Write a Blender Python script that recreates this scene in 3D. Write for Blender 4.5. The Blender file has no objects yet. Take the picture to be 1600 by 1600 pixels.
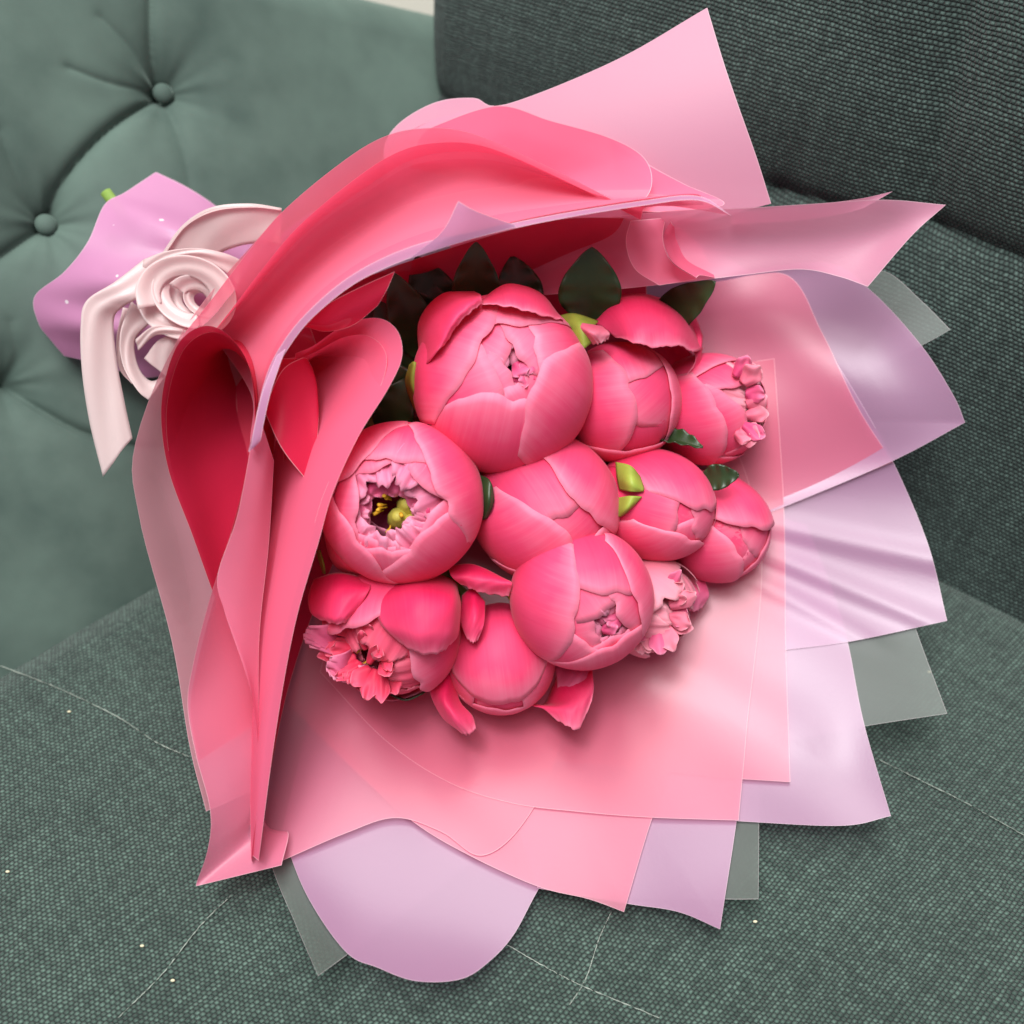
import bpy, math, random
import numpy as np
from mathutils import Vector

random.seed(4); RNG = np.random.default_rng(4)
scene = bpy.context.scene
col = scene.collection
R = math.radians

# ------------------------------------------------------------------ camera
PITCH = R(50); HEIGHT = 0.42; SEAT_Z = 0.45
CAM = np.array([0, 0, SEAT_Z + HEIGHT])
FWD = np.array([0, math.cos(PITCH), -math.sin(PITCH)])
UP = np.array([0, math.sin(PITCH), math.cos(PITCH)])
RIGHT = np.array([1.0, 0, 0])
cam = bpy.data.objects.new('camera', bpy.data.cameras.new('camera'))
col.objects.link(cam); scene.camera = cam
cam.location = CAM; cam.rotation_euler = (math.pi / 2 - PITCH, 0, 0)
cam.data.sensor_width = 36; cam.data.lens = 36
cam.data.clip_start = 0.01; cam.data.clip_end = 50
cam.data.dof.use_dof = True; cam.data.dof.focus_distance = 0.415; cam.data.dof.aperture_fstop = 6.0

# ------------------------------------------------------------------ light
world = bpy.data.worlds.new('World'); scene.world = world; world.use_nodes = True
bg = world.node_tree.nodes['Background']
bg.inputs['Color'].default_value = (0.92, 0.97, 1.0, 1); bg.inputs['Strength'].default_value = 0.26
def area(name, loc, target, size, power, color, sy=None):
    l = bpy.data.lights.new(name, 'AREA'); l.energy = power; l.color = color
    l.size = size; l.shape = 'RECTANGLE'; l.size_y = sy or size
    o = bpy.data.objects.new(name, l); col.objects.link(o)
    o.location = loc
    o.rotation_euler = (Vector(target) - Vector(loc)).to_track_quat('-Z', 'Y').to_euler()
    return o
area('ceiling_light', (-0.1, 0.30, 2.35), (-0.02, 0.30, 0.5), 2.2, 58, (1.0, 0.985, 0.96), 0.8)
area('streak_light', (-0.30, -0.05, 2.05), (0, 0.25, 0.5), 0.36, 9, (0.97, 0.99, 1.0), 0.28)  # small lamp added overhead near the camera for highlight streaks on the film
scene.view_settings.view_transform = 'Standard'; scene.view_settings.look = 'None'
scene.view_settings.exposure = 0.10; scene.view_settings.gamma = 1.0
scene.view_settings.use_curve_mapping = False
scene.cycles.max_bounces = 10; scene.cycles.diffuse_bounces = 6; scene.cycles.glossy_bounces = 2
scene.cycles.transmission_bounces = 8; scene.cycles.transparent_max_bounces = 16
scene.cycles.use_denoising = True
scene.cycles.sample_clamp_indirect = 6

# ------------------------------------------------------------------ helpers
def ray(px, py): return FWD + (px - 800) / 1600 * RIGHT + (800 - py) / 1600 * UP
def P(px, py, d): return CAM + d * ray(px, py)
def hit(px, py, n, o):
    d = ray(px, py); return np.dot(o - CAM, n) / np.dot(d, n)
def seat_depth(px, py): return hit(px, py, np.array([0, 0, 1.0]), np.array([0, 0, SEAT_Z]))
def cvec(x, y, z): return x * RIGHT + y * UP - z * FWD       # right, up, towards the viewer

def noise1(x, seed=0):
    s = 0
    for k in range(1, 5): s = s + np.sin(x * k * 1.7 + seed * 3.1 * k + k * k) / k
    return s / 2

def crom(pts, n, closed=False):
    """Catmull-Rom through pts (k,3), n samples; a 4th coordinate of 1 marks a sharp corner."""
    pts = np.asarray(pts, float); k = len(pts)
    if k == 1: return np.repeat(pts[:, :3], n, 0)
    corner = pts[:, 3] > .5 if pts.shape[1] > 3 else np.zeros(k, bool)
    q = pts[:, :3]
    t = np.linspace(0, k - 1, n); i = np.minimum(t.astype(int), k - 2); f = (t - i)[:, None]
    def g(j): return q[np.clip(j, 0, k - 1)]
    p1, p2 = g(i), g(i + 1)
    m1 = np.where((corner[i] | (i == 0))[:, None], p2 - p1, (p2 - g(i - 1)) / 2)
    m2 = np.where((corner[i + 1] | (i + 1 == k - 1))[:, None], p2 - p1, (g(i + 2) - p1) / 2)
    f2, f3 = f * f, f * f * f
    return (2*f3 - 3*f2 + 1) * p1 + (f3 - 2*f2 + f) * m1 + (-2*f3 + 3*f2) * p2 + (f3 - f2) * m2

def resamp(pts, n):
    """crom with roughly even arc spacing that still lands on every control point"""
    pts = np.asarray(pts, float)
    seg = np.linalg.norm(np.diff(pts[:, :2], axis=0), axis=1) + 1e-6
    cnt = np.maximum(2, np.round(seg / seg.sum() * n).astype(int))
    fine = crom(pts, (len(pts) - 1) * 60 + 1)
    out = [fine[0]]
    for s, c in enumerate(cnt):
        for j in range(1, c + 1): out.append(fine[s * 60 + round(60 * j / c)])
    return np.array(out)

def spline_grid(rows, nu, nv):
    rows = [crom(r, nu) for r in rows]; a = np.array(rows)
    return np.stack([crom(a[:, j], nv) for j in range(nu)], 1)       # nv x nu x 3

def link(name, me, mat, parent=None):
    o = bpy.data.objects.new(name, me); col.objects.link(o)
    if mat: me.materials.append(mat)
    if parent is not None: o.parent = parent
    return o

def grid_obj(name, G, mat, parent=None, uv=None, thick=0, smooth=True, wrap=False):
    nv, nu = G.shape[:2]
    V = G.reshape(-1, 3); idx = np.arange(nv * nu).reshape(nv, nu)
    if wrap: idx = np.concatenate([idx, idx[:, :1]], 1)
    F = np.stack([idx[:-1, :-1], idx[:-1, 1:], idx[1:, 1:], idx[1:, :-1]], -1).reshape(-1, 4)
    me = bpy.data.meshes.new(name); me.from_pydata(V.tolist(), [], F.tolist())
    if uv is None:
        a, b = np.meshgrid(np.linspace(0, 1, nu), np.linspace(0, 1, nv)); uv = np.stack([a, b], -1)
    UVv = uv.reshape(-1, 2); lay = me.uv_layers.new(name='UVMap')
    li = np.zeros(len(me.loops), np.int32); me.loops.foreach_get('vertex_index', li)
    lay.data.foreach_set('uv', UVv[li].astype(np.float32).ravel())
    if smooth: me.polygons.foreach_set('use_smooth', [True] * len(me.polygons))
    me.update()
    o = link(name, me, mat, parent)
    if thick:
        m = o.modifiers.new('thickness', 'SOLIDIFY'); m.thickness = thick; m.offset = 0
    return o

def tube(name, pts, rad, mat, parent=None, n=8, seg=24):
    c = crom(pts, seg); rad = np.interp(np.linspace(0, 1, seg), np.linspace(0, 1, len(np.atleast_1d(rad))), np.atleast_1d(rad)) if np.size(rad) > 1 else np.full(seg, float(np.ravel(rad)[0]))
    T = np.gradient(c, axis=0); T /= np.linalg.norm(T, axis=1)[:, None] + 1e-12
    a = np.array([.3, .5, .8]); A = np.cross(T, a); A /= np.linalg.norm(A, axis=1)[:, None] + 1e-9
    B = np.cross(T, A)
    ang = np.linspace(0, 2 * math.pi, n, endpoint=False)
    G = c[:, None] + rad[:, None, None] * (np.cos(ang)[None, :, None] * A[:, None] + np.sin(ang)[None, :, None] * B[:, None])
    first = np.repeat(c[:1, None], n, 1); last = np.repeat(c[-1:, None], n, 1)
    return grid_obj(name, np.concatenate([first, G, last], 0), mat, parent, wrap=False if False else True,
                    uv=np.zeros((seg + 2, n, 2)))

def empty(name, loc, label, cat, group=None):
    o = bpy.data.objects.new(name, None); col.objects.link(o); o.location = loc; o.empty_display_size = .01
    o['label'] = label; o['category'] = cat
    if group: o['group'] = group
    o['_inv'] = 0; del o['_inv']
    return o
def adopt(root):
    """children were built in world space: keep them there"""
    bpy.context.view_layer.update()
    inv = root.matrix_world.inverted()
    for ch in root.children: ch.matrix_parent_inverse = inv

# ------------------------------------------------------------------ materials
class NT:
    def __init__(s, name):
        s.m = bpy.data.materials.new(name); s.m.use_nodes = True; s.t = s.m.node_tree; s.t.nodes.clear()
        s.out = s.t.nodes.new('ShaderNodeOutputMaterial')
    def n(s, kind, **kw):
        nd = s.t.nodes.new('ShaderNode' + kind)
        for k, v in kw.items():
            if k in nd.inputs: s.put(nd.inputs[k], v)
            else: setattr(nd, k, v)
        return nd
    def put(s, sock, v):
        if hasattr(v, 'is_output'): s.t.links.new(v, sock)
        else: sock.default_value = v
    def math(s, op, a, b=0.0, c=None):
        nd = s.t.nodes.new('ShaderNodeMath'); nd.operation = op
        s.put(nd.inputs[0], a); s.put(nd.inputs[1], b)
        if c is not None: s.put(nd.inputs[2], c)
        return nd.outputs[0]
    def mix(s, f, a, b, mode='MIX'):
        nd = s.t.nodes.new('ShaderNodeMix'); nd.data_type = 'RGBA'; nd.blend_type = mode
        s.put(nd.inputs[0], f); s.put(nd.inputs[6], a); s.put(nd.inputs[7], b); return nd.outputs[2]
    def ramp(s, f, stops):
        nd = s.t.nodes.new('ShaderNodeValToRGB'); e = nd.color_ramp.elements
        while len(e) < len(stops): e.new(.5)
        for x, (p, c) in zip(e, stops): x.position = p; x.color = (*c, 1) if len(c) == 3 else c
        s.put(nd.inputs[0], f); return nd.outputs[0]
    def uv(s):
        nd = s.t.nodes.new('ShaderNodeUVMap'); nd.uv_map = 'UVMap'; return nd.outputs[0]
    def obj(s):
        return s.t.nodes.new('ShaderNodeTexCoord').outputs['Object']
    def shader(s, sh): s.t.links.new(sh, s.out.inputs[0]); return s.m

def film(name, color, see, rough=.42, body=.4, gloss=.07, specks=False):
    """frosted plastic wrapping film: scatters light from both sides, lets a little straight through"""
    t = NT(name); c = (*color, 1)
    nz = t.n('TexNoise', Vector=t.obj(), Scale=900.0, Detail=2.0)
    bump = t.n('Bump', Strength=.05, Distance=.0005, Height=nz.outputs[0])
    # pale line painted along the cut edge for the light it catches (UV holds metres to the nearest edge)
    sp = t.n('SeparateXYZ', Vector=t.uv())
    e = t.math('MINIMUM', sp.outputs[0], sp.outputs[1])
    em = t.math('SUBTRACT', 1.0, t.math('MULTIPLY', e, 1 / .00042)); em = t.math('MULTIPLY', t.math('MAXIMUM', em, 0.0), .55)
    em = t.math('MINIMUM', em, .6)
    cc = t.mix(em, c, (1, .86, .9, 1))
    if specks:                                       # dried white flecks on the film
        vo = t.n('TexVoronoi', Vector=t.obj(), Scale=190.0); pick = t.n('SeparateXYZ', Vector=vo.outputs['Color'])
        on = t.math('MULTIPLY', t.math('LESS_THAN', vo.outputs['Distance'], .20), t.math('GREATER_THAN', pick.outputs[0], .90))
        cc = t.mix(on, cc, (.95, .88, .92, 1))
    d = t.n('BsdfDiffuse', Color=cc, Normal=bump.outputs[0]); tr = t.n('BsdfTranslucent', Color=cc)
    a = t.n('MixShader', Fac=body); t.put(a.inputs[1], d.outputs[0]); t.put(a.inputs[2], tr.outputs[0])
    tp = t.n('BsdfTransparent', Color=tuple(.6 + .4 * x for x in color) + (1,))
    b = t.n('MixShader', Fac=t.math('MULTIPLY', t.math('SUBTRACT', 1.0, em), see)); t.put(b.inputs[1], a.outputs[0]); t.put(b.inputs[2], tp.outputs[0])
    g = t.n('BsdfGlossy', Roughness=rough, Color=(1, 1, 1, 1), Normal=bump.outputs[0])
    lw = t.n('LayerWeight', Blend=.25)
    e = t.n('MixShader', Fac=t.math('MULTIPLY_ADD', lw.outputs[0], .08, gloss * .5)); t.put(e.inputs[1], b.outputs[0]); t.put(e.inputs[2], g.outputs[0])
    return t.shader(e.outputs[0])

def edge_uv(G):
    du = np.linalg.norm(np.diff(G, axis=1), axis=2); dv = np.linalg.norm(np.diff(G, axis=0), axis=2)
    cu = np.concatenate([np.zeros((G.shape[0], 1)), np.cumsum(du, 1)], 1); cv = np.concatenate([np.zeros((1, G.shape[1])), np.cumsum(dv, 0)], 0)
    return np.stack([np.minimum(cu, cu[:, -1:] - cu), np.minimum(cv, cv[-1:] - cv)], -1)

M = {}
M['pink_film'] = film('pink_film', (.90, .255, .40), .28, body=.34, gloss=.05)
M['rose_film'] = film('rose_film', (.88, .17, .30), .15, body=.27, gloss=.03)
M['shade_tinted_film'] = film('shade_tinted_film', (.66, .025, .080), .06, body=.22, gloss=.015)  # pink film with the folds' shade and red glow put into its colour
M['lilac_film'] = film('lilac_film', (.60, .315, .52), .16, body=.40, gloss=.05, rough=.36)
M['pale_film'] = film('pale_film', (.84, .35, .51), .22, body=.34, gloss=.04)
M['fan_pink'] = film('fan_pink', (.88, .255, .395), .36, body=.42, gloss=.06, rough=.32)
M['fan_lilac'] = film('fan_lilac', (.60, .325, .52), .24, body=.40, gloss=.06, rough=.30)
M['frost_film'] = film('frost_film', (.20, .24, .215), .50, rough=.40, gloss=.04)
M['dusty_film'] = film('dusty_film', (.80, .38, .46), .32, body=.36, gloss=.04)

def petal_mat(name, deep, mid, pale, wet=.55):
    t = NT(name); uv = t.uv()
    sep = t.n('SeparateXYZ', Vector=uv)
    mp = t.n('Mapping', Vector=uv, Scale=(46, 1.6, 1)); v = t.n('TexNoise', Vector=mp.outputs[0], Scale=1.0, Detail=3.0)
    big = t.n('TexNoise', Vector=t.obj(), Scale=55.0, Detail=2.0)
    f = t.math('ADD', sep.outputs[1], t.math('MULTIPLY_ADD', v.outputs[0], .24, -.12))
    f = t.math('ADD', f, t.math('MULTIPLY_ADD', big.outputs[0], .5, -.25))
    ed = t.math('ABSOLUTE', t.math('MULTIPLY_ADD', sep.outputs[0], 2.0, -1.0))
    f = t.math('ADD', f, t.math('MULTIPLY', t.math('POWER', ed, 9.0), .35))
    f = t.math('ADD', f, t.math('MULTIPLY', t.math('POWER', sep.outputs[1], 14.0), .3))
    c = t.ramp(t.math('MULTIPLY_ADD', f, .72, -.02), [(.12, deep), (.58, mid), (1.0, pale)])
    bump = t.n('Bump', Strength=.10, Distance=.0008, Height=v.outputs[0])
    p = t.n('BsdfPrincipled', Roughness=wet, Normal=bump.outputs[0])
    t.put(p.inputs['Base Color'], c)
    p.inputs['Sheen Weight'].default_value = .14; p.inputs['Sheen Roughness'].default_value = .4
    p.inputs['Sheen Tint'].default_value = (1, .75, .82, 1)
    p.inputs['Specular IOR Level'].default_value = .28
    tr = t.n('BsdfTranslucent'); t.put(tr.inputs[0], c)
    m = t.n('MixShader', Fac=.22); t.put(m.inputs[1], p.outputs[0]); t.put(m.inputs[2], tr.outputs[0])
    return t.shader(m.outputs[0])
M['petal'] = petal_mat('peony_petal', (.76, .012, .095), (.88, .075, .20), (.95, .28, .42))
M['petal_inner'] = petal_mat('peony_inner_petal', (.74, .07, .21), (.82, .18, .34), (.86, .32, .47))
M['petal_pale'] = petal_mat('peony_pale_petal', (.78, .15, .25), (.83, .26, .36), (.87, .40, .48))

M['petal_salmon'] = petal_mat('peony_salmon_petal', (.78, .035, .10), (.86, .095, .19), (.90, .22, .32))

def plain(name, c, rough=.5, var=.25, scale=60, bump=.15, spec=.4, trans=0):
    t = NT(name); nz = t.n('TexNoise', Vector=t.obj(), Scale=float(scale), Detail=4.0)
    dark = tuple(x * (1 - var) for x in c); lite = tuple(min(1, x * (1 + var)) for x in c)
    cc = t.ramp(nz.outputs[0], [(.3, dark), (.7, lite)])
    b = t.n('Bump', Strength=bump, Distance=.001, Height=nz.outputs[0])
    p = t.n('BsdfPrincipled', Roughness=rough, Normal=b.outputs[0]); t.put(p.inputs['Base Color'], cc)
    p.inputs['Specular IOR Level'].default_value = spec
    if trans:
        tr = t.n('BsdfTranslucent'); t.put(tr.inputs[0], cc)
        m = t.n('MixShader', Fac=trans); t.put(m.inputs[1], p.outputs[0]); t.put(m.inputs[2], tr.outputs[0]); return t.shader(m.outputs[0])
    return t.shader(p.outputs[0])
M['sepal'] = plain('sepal_green', (.29, .36, .05), .5, .3, 70, .2, .4, .15)
M['leaf'] = plain('leaf_green', (.022, .046, .014), .38, .35, 60, .2, .5, .08)
M['stem'] = plain('stem_green', (.16, .25, .05), .5)
M['stamen'] = plain('stamen_yellow', (.62, .33, .02), .6)
M['carpel'] = plain('carpel_green', (.42, .36, .06), .55)
M['floor'] = plain('pale_floor', (.62, .58, .50), .6, .08, 6)
M['wall'] = plain('pale_wall', (.75, .74, .68), .8, .04, 5)
M['leg'] = plain('dark_wood', (.06, .035, .02), .4, .3, 25)
M['thread'] = plain('pale_thread', (.28, .32, .28), .8)
M['lint'] = plain('pale_lint', (.65, .6, .42), .8)

def satin():
    t = NT('satin_ribbon'); uv = t.uv()
    mp = t.n('Mapping', Vector=uv, Scale=(260, 3, 1)); v = t.n('TexNoise', Vector=mp.outputs[0], Scale=1.0, Detail=2.0)
    b = t.n('Bump', Strength=.12, Distance=.0004, Height=v.outputs[0])
    p = t.n('BsdfPrincipled', Roughness=.22, Normal=b.outputs[0]); p.inputs['Base Color'].default_value = (.84, .73, .72, 1)
    p.inputs['Sheen Weight'].default_value = .4; p.inputs['Anisotropic'].default_value = .4
    tr = t.n('BsdfTranslucent'); tr.inputs[0].default_value = (.85, .60, .62, 1)
    m = t.n('MixShader', Fac=.5); t.put(m.inputs[1], p.outputs[0]); t.put(m.inputs[2], tr.outputs[0])
    return t.shader(m.outputs[0])
M['satin'] = satin()

def weave(name, lite, dark, period):
    """woven upholstery: raised nubs in offset rows, dark gaps between them (UV in metres)"""
    t = NT(name); uv = t.uv()
    wob = t.n('TexNoise', Vector=uv, Scale=95.0, Detail=2.0)
    off = t.n('VectorMath', operation='MULTIPLY_ADD'); t.put(off.inputs[0], wob.outputs[1]); off.inputs[1].default_value = (.0022, .0022, 0); t.put(off.inputs[2], uv)
    s = t.n('SeparateXYZ', Vector=off.outputs[0])
    u = t.math('DIVIDE', s.outputs[0], period); v = t.math('DIVIDE', s.outputs[1], period * .86)
    row = t.math('FLOOR', v); odd = t.math('MULTIPLY', t.math('MODULO', t.math('ABSOLUTE', row), 2.0), .5)
    fu = t.math('FRACT', t.math('ADD', u, odd)); fv = t.math('FRACT', v)
    def hump(x): return t.math('SINE', t.math('MULTIPLY', x, math.pi))
    h = t.math('POWER', t.math('MULTIPLY', hump(fu), hump(fv)), .55)
    cell = t.n('TexWhiteNoise', noise_dimensions='2D')
    cb = t.n('CombineXYZ', X=t.math('FLOOR', t.math('ADD', u, odd)), Y=row); t.put(cell.inputs[0], cb.outputs[0])
    fib = t.n('TexNoise', Vector=uv, Scale=2600.0, Detail=2.0)
    big = t.n('TexNoise', Vector=uv, Scale=14.0, Detail=3.0)
    k = t.math('MULTIPLY', h, t.math('MULTIPLY_ADD', cell.outputs[0], .5, .72))
    k = t.math('MULTIPLY', k, t.math('MULTIPLY_ADD', fib.outputs[0], .7, .62))
    yarn = t.n('TexNoise', Vector=t.n('Mapping', Vector=uv, Scale=(420, 14, 1)).outputs[0], Scale=1.0, Detail=1.0)
    yarn2 = t.n('TexNoise', Vector=t.n('Mapping', Vector=uv, Scale=(14, 420, 1)).outputs[0], Scale=1.0, Detail=1.0)
    k = t.math('MULTIPLY', k, t.math('ADD', t.math('MULTIPLY_ADD', yarn.outputs[0], .55, .22), t.math('MULTIPLY', yarn2.outputs[0], .55)))
    c = t.ramp(k, [(.12, dark), (.62, tuple((a + b) / 2 for a, b in zip(lite, dark))), (1.0, lite)])
    c = t.mix(.5, c, t.ramp(big.outputs[0], [(.3, (.62, .64, .64)), (.7, (1.1, 1.1, 1.08))]), 'MULTIPLY')
    b = t.n('Bump', Strength=.9, Distance=.0011, Height=t.math('MULTIPLY_ADD', fib.outputs[0], .35, h))
    p = t.n('BsdfPrincipled', Roughness=.85, Normal=b.outputs[0]); t.put(p.inputs['Base Color'], c)
    p.inputs['Sheen Weight'].default_value = .15; p.inputs['Specular IOR Level'].default_value = .2
    return t.shader(p.outputs[0])
M['weave'] = weave('woven_green', (.135, .215, .178), (.008, .018, .0155), .0020)
M['weave_back'] = weave('woven_green_back', (.118, .178, .158), (.008, .015, .014), .0022)

def velvet():
    t = NT('velvet_green')
    n1 = t.n('TexNoise', Vector=t.obj(), Scale=13.0, Detail=3.0, Roughness=.5); n2 = t.n('TexNoise', Vector=t.obj(), Scale=70.0, Detail=3.0)
    f = t.math('ADD', n1.outputs[0], t.math('MULTIPLY_ADD', n2.outputs[0], .35, -.17))
    c = t.ramp(f, [(.30, (.056, .086, .074)), (.52, (.080, .117, .100)), (.75, (.098, .144, .122))])
    n3 = t.n('TexNoise', Vector=t.obj(), Scale=1400.0, Detail=1.0)
    b = t.n('Bump', Strength=.08, Distance=.0008, Height=n3.outputs[0])
    p = t.n('BsdfPrincipled', Roughness=.75, Normal=b.outputs[0]); t.put(p.inputs['Base Color'], c)
    p.inputs['Sheen Weight'].default_value = .45; p.inputs['Sheen Roughness'].default_value = .35
    p.inputs['Sheen Tint'].default_value = (.75, .95, .86, 1); p.inputs['Specular IOR Level'].default_value = .15
    return t.shader(p.outputs[0])
M['velvet'] = velvet()

# ------------------------------------------------------------------ room: floor and wall
def quad(name, pts, mat):
    me = bpy.data.meshes.new(name); me.from_pydata([tuple(p) for p in pts], [], [tuple(range(len(pts)))])
    o = link(name, me, mat); o['kind'] = 'structure'; return o
quad('floor', [(-3, -2, 0), (3, -2, 0), (3, 1.6, 0), (-3, 1.6, 0)], M['floor'])
quad('wall', [(-3, 1.6, 0), (3, 1.6, 0), (3, 1.6, 2.6), (-3, 1.6, 2.6)], M['wall'])

# ------------------------------------------------------------------ armchair
C0 = P(790, 555, seat_depth(790, 555)); A0 = P(0, 1030, seat_depth(0, 1030)); B0 = P(1600, 960, seat_depth(1600, 960))
ta = (A0 - C0) / np.linalg.norm(A0 - C0); tb = (B0 - C0) / np.linalg.norm(B0 - C0)
def wallframe(t, lean):
    n = np.array([-t[1], t[0], 0]);
    if n @ (np.array([0, 0, SEAT_Z]) - C0) < 0: n = -n
    upv = np.array([0, 0, 1.0]) * math.cos(lean) - n * math.sin(lean)
    nn = n * math.cos(lean) + np.array([0, 0, 1.0]) * math.sin(lean)
    return nn, upv
na, ua = wallframe(ta, R(38)); nb, ub = wallframe(tb, R(16))
def on(n, t, up, px, py):
    w = P(px, py, hit(px, py, n, C0)) - C0; return np.array([w @ t, w @ up])
armA = lambda x, y: on(na, ta, ua, x, y)
bckB = lambda x, y: on(nb, tb, ub, x, y)

def seg_dist(S, T, poly):
    best = np.full(S.shape, 9.0)
    for (x0, y0), (x1, y1) in zip(poly[:-1], poly[1:]):
        dx, dy = x1 - x0, y1 - y0; L = dx * dx + dy * dy + 1e-12
        k = np.clip(((S - x0) * dx + (T - y0) * dy) / L, 0, 1)
        best = np.minimum(best, np.hypot(S - x0 - k * dx, T - y0 - k * dy))
    return best
def fine_line(pts, f, n=14): return [tuple(f(*q[:2])) for q in crom([(x, y, 0) for x, y in pts], n)]

def pad(name, S, T, t, up, n, H, mat, parent, depth):
    """upholstered panel: front face from the height field H, rounded rim, sides and back"""
    G = C0 + S[..., None] * t + T[..., None] * up + H[..., None] * n
    nv, nu = S.shape
    border = lambda A: np.concatenate([A[0, :], A[1:, -1], A[-1, -2::-1], A[-2:0:-1, 0]])
    o = grid_obj(name, G, mat, parent, uv=np.stack([S, T], -1))
    me = o.data; import bmesh
    bm = bmesh.new(); bm.from_mesh(me); bm.verts.ensure_lookup_table()
    ids = border(np.arange(nv * nu).reshape(nv, nu))
    rimv = [bm.verts[int(i)] for i in ids]
    back = [bm.verts.new(v.co - Vector(n) * depth) for v in rimv]
    k = len(ids); lay = bm.loops.layers.uv[0]
    new = [bm.faces.new((rimv[i], rimv[(i + 1) % k], back[(i + 1) % k], back[i])) for i in range(k)]
    new.append(bm.faces.new(back))
    for f in new:
        f.smooth = True
        for l in f.loops:
            w = np.array(l.vert.co) - C0; l[lay].uv = (w @ t + w @ n, w @ up)
    bm.to_mesh(me); bm.free(); return o

chair = empty('armchair', (0, .2, 0), 'green upholstered armchair with button tufted side and woven seat', 'armchair')

# seat cushion
N = 260
ii = np.concatenate([np.linspace(-.02, .06, 50), np.linspace(.063, .50, 80), np.linspace(.503, .56, 30)])
I, J = np.meshgrid(ii, ii)
def rnd(e, r): x = np.clip(1 - e / r, 0, 1); return -r * (1 - np.sqrt(np.maximum(0, 1 - x * x * .98)))
Hs = rnd(I + .02, .030) + rnd(.56 - I, .035) + rnd(J + .02, .042) + rnd(.56 - J, .035)
Hs += .0012 * np.sin(I * 23 + 1) * np.sin(J * 19 + 2) - .004
G = C0 + I[..., None] * ta + J[..., None] * tb + Hs[..., None] * np.array([0, 0, 1.0])
pad('seat_cushion', I, J, ta, tb, np.array([0, 0, 1.0]), Hs, M['weave'], chair, .12)
# piping along the seam beside the backrest
tube('piping', [C0 + ta * -.008 + tb * x + np.array([0, 0, -.016]) for x in np.linspace(.0, .5, 8)], .0028, M['weave_back'], chair, 8, 40)

# tufted arm
tufts = [(268, 130), (80, 340), (8, 598)]
tw = [armA(*q) for q in tufts]
p0, p1 = armA(640, -13), armA(560, -33)
S, Q = np.meshgrid(np.linspace(-.13, .40, 460), np.linspace(0, 1, 330))
top_t = np.minimum(p0[1] + (S - p0[0]) / (p1[0] - p0[0]) * (p1[1] - p0[1]), .34 + .05 * np.tanh((S + .05) * 6))
T = -.03 + Q * (top_t + .03)
Ha = np.zeros_like(S)
for (a, b) in tw:
    r = np.hypot(S - a, T - b); an = np.arctan2(T - b, S - a)
    Ha += -.013 * np.exp(-(r / .013)) - .004 * np.exp(-(r / .045) ** 2)
    Ha += .0009 * np.sin(an * 5 + a * 90) * np.exp(-(r / .032)) * np.clip(r / .006, 0, 1)
    Ha += .0004 * np.sin(an * 13 + 2) * np.exp(-(r / .025)) * np.clip(r / .006, 0, 1)
folds = [([(268, 130), (244, 60), (238, -60)], .0055, .004), ([(268, 130), (170, 200), (100, 280), (80, 340)], .0075, .0032),
         ([(80, 340), (20, 385), (-60, 440)], .006, .0035), ([(8, 598), (70, 640), (140, 678), (235, 700), (330, 690)], .006, .003),
         ([(8, 598), (-60, 560)], .006, .003), ([(268, 130), (180, 122), (110, 100)], .0022, .003),
         ([(268, 130), (215, 70), (160, 20)], .0018, .0035), ([(268, 130), (290, 230), (300, 300)], .0016, .004),
         ([(80, 340), (30, 270), (0, 200)], .0018, .004), ([(8, 598), (30, 560), (20, 500)], .0015, .004)]
for pts, dep, sg in folds:
    d = seg_dist(S, T, fine_line(pts, armA)); Ha -= dep * 1.0 * np.exp(-d / (sg * .8)) + dep * .22 * np.exp(-(d / .018) ** 2)
Ha += rnd(top_t - T, .03) + .002 * np.sin(S * 31) * np.sin(T * 27 + 1)
arm = pad('armrest', S, T, ta, ua, na, Ha, M['velvet'], chair, .09)
for (a, b) in tw[:2]:
    c = C0 + a * ta + b * ua + na * (-.0178)
    th = np.linspace(0, math.pi / 2, 8); ph = np.linspace(0, 2 * math.pi, 18, endpoint=False)
    G = c + (np.sin(th)[:, None, None] * .0052) * (np.cos(ph)[None, :, None] * ta + np.sin(ph)[None, :, None] * ua) + (np.cos(th)[:, None, None] * .0035) * na
    grid_obj('button', G, M['velvet'], chair, uv=np.zeros((8, 18, 2)), wrap=True)

# woven backrest: its side edge runs up through (652, 0)
e0, e1 = bckB(642, 170), bckB(656, -20)
b_top = .34
tt = np.concatenate([np.linspace(-.06, b_top, 200)])
uu = np.concatenate([np.linspace(0, .10, 60), np.linspace(.102, 1, 180)])
UU, T = np.meshgrid(uu, tt)
edge = e0[0] + (T - e0[1]) / (e1[1] - e0[1]) * (e1[0] - e0[0])
S = edge + UU * (.62 - edge)
Hb = rnd(S - edge, .022) + rnd(b_top - T, .03)
for pts, dep, sg in [([(1190, 303), (1300, 330), (1440, 362), (1600, 415), (1700, 450)], .008, .0045),
                     ([(1530, -60), (1505, 0), (1475, 150), (1442, 300), (1440, 360)], .0065, .010),
                     ([(1190, 303), (1100, 290), (900, 240)], .006, .006),
                     ([(640, 128), (665, 150), (700, 170), (800, 240)], .006, .005)]:
    d = seg_dist(S, T, fine_line(pts, bckB)); Hb -= dep * np.exp(-d / sg) + dep * .8 * np.exp(-(d / .03) ** 2)
Hb += .0025 * np.sin(S * 17) * np.sin(T * 21)
pad('backrest', S, T, tb, ub, nb, Hb, M['weave_back'], chair, .10)
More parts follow.
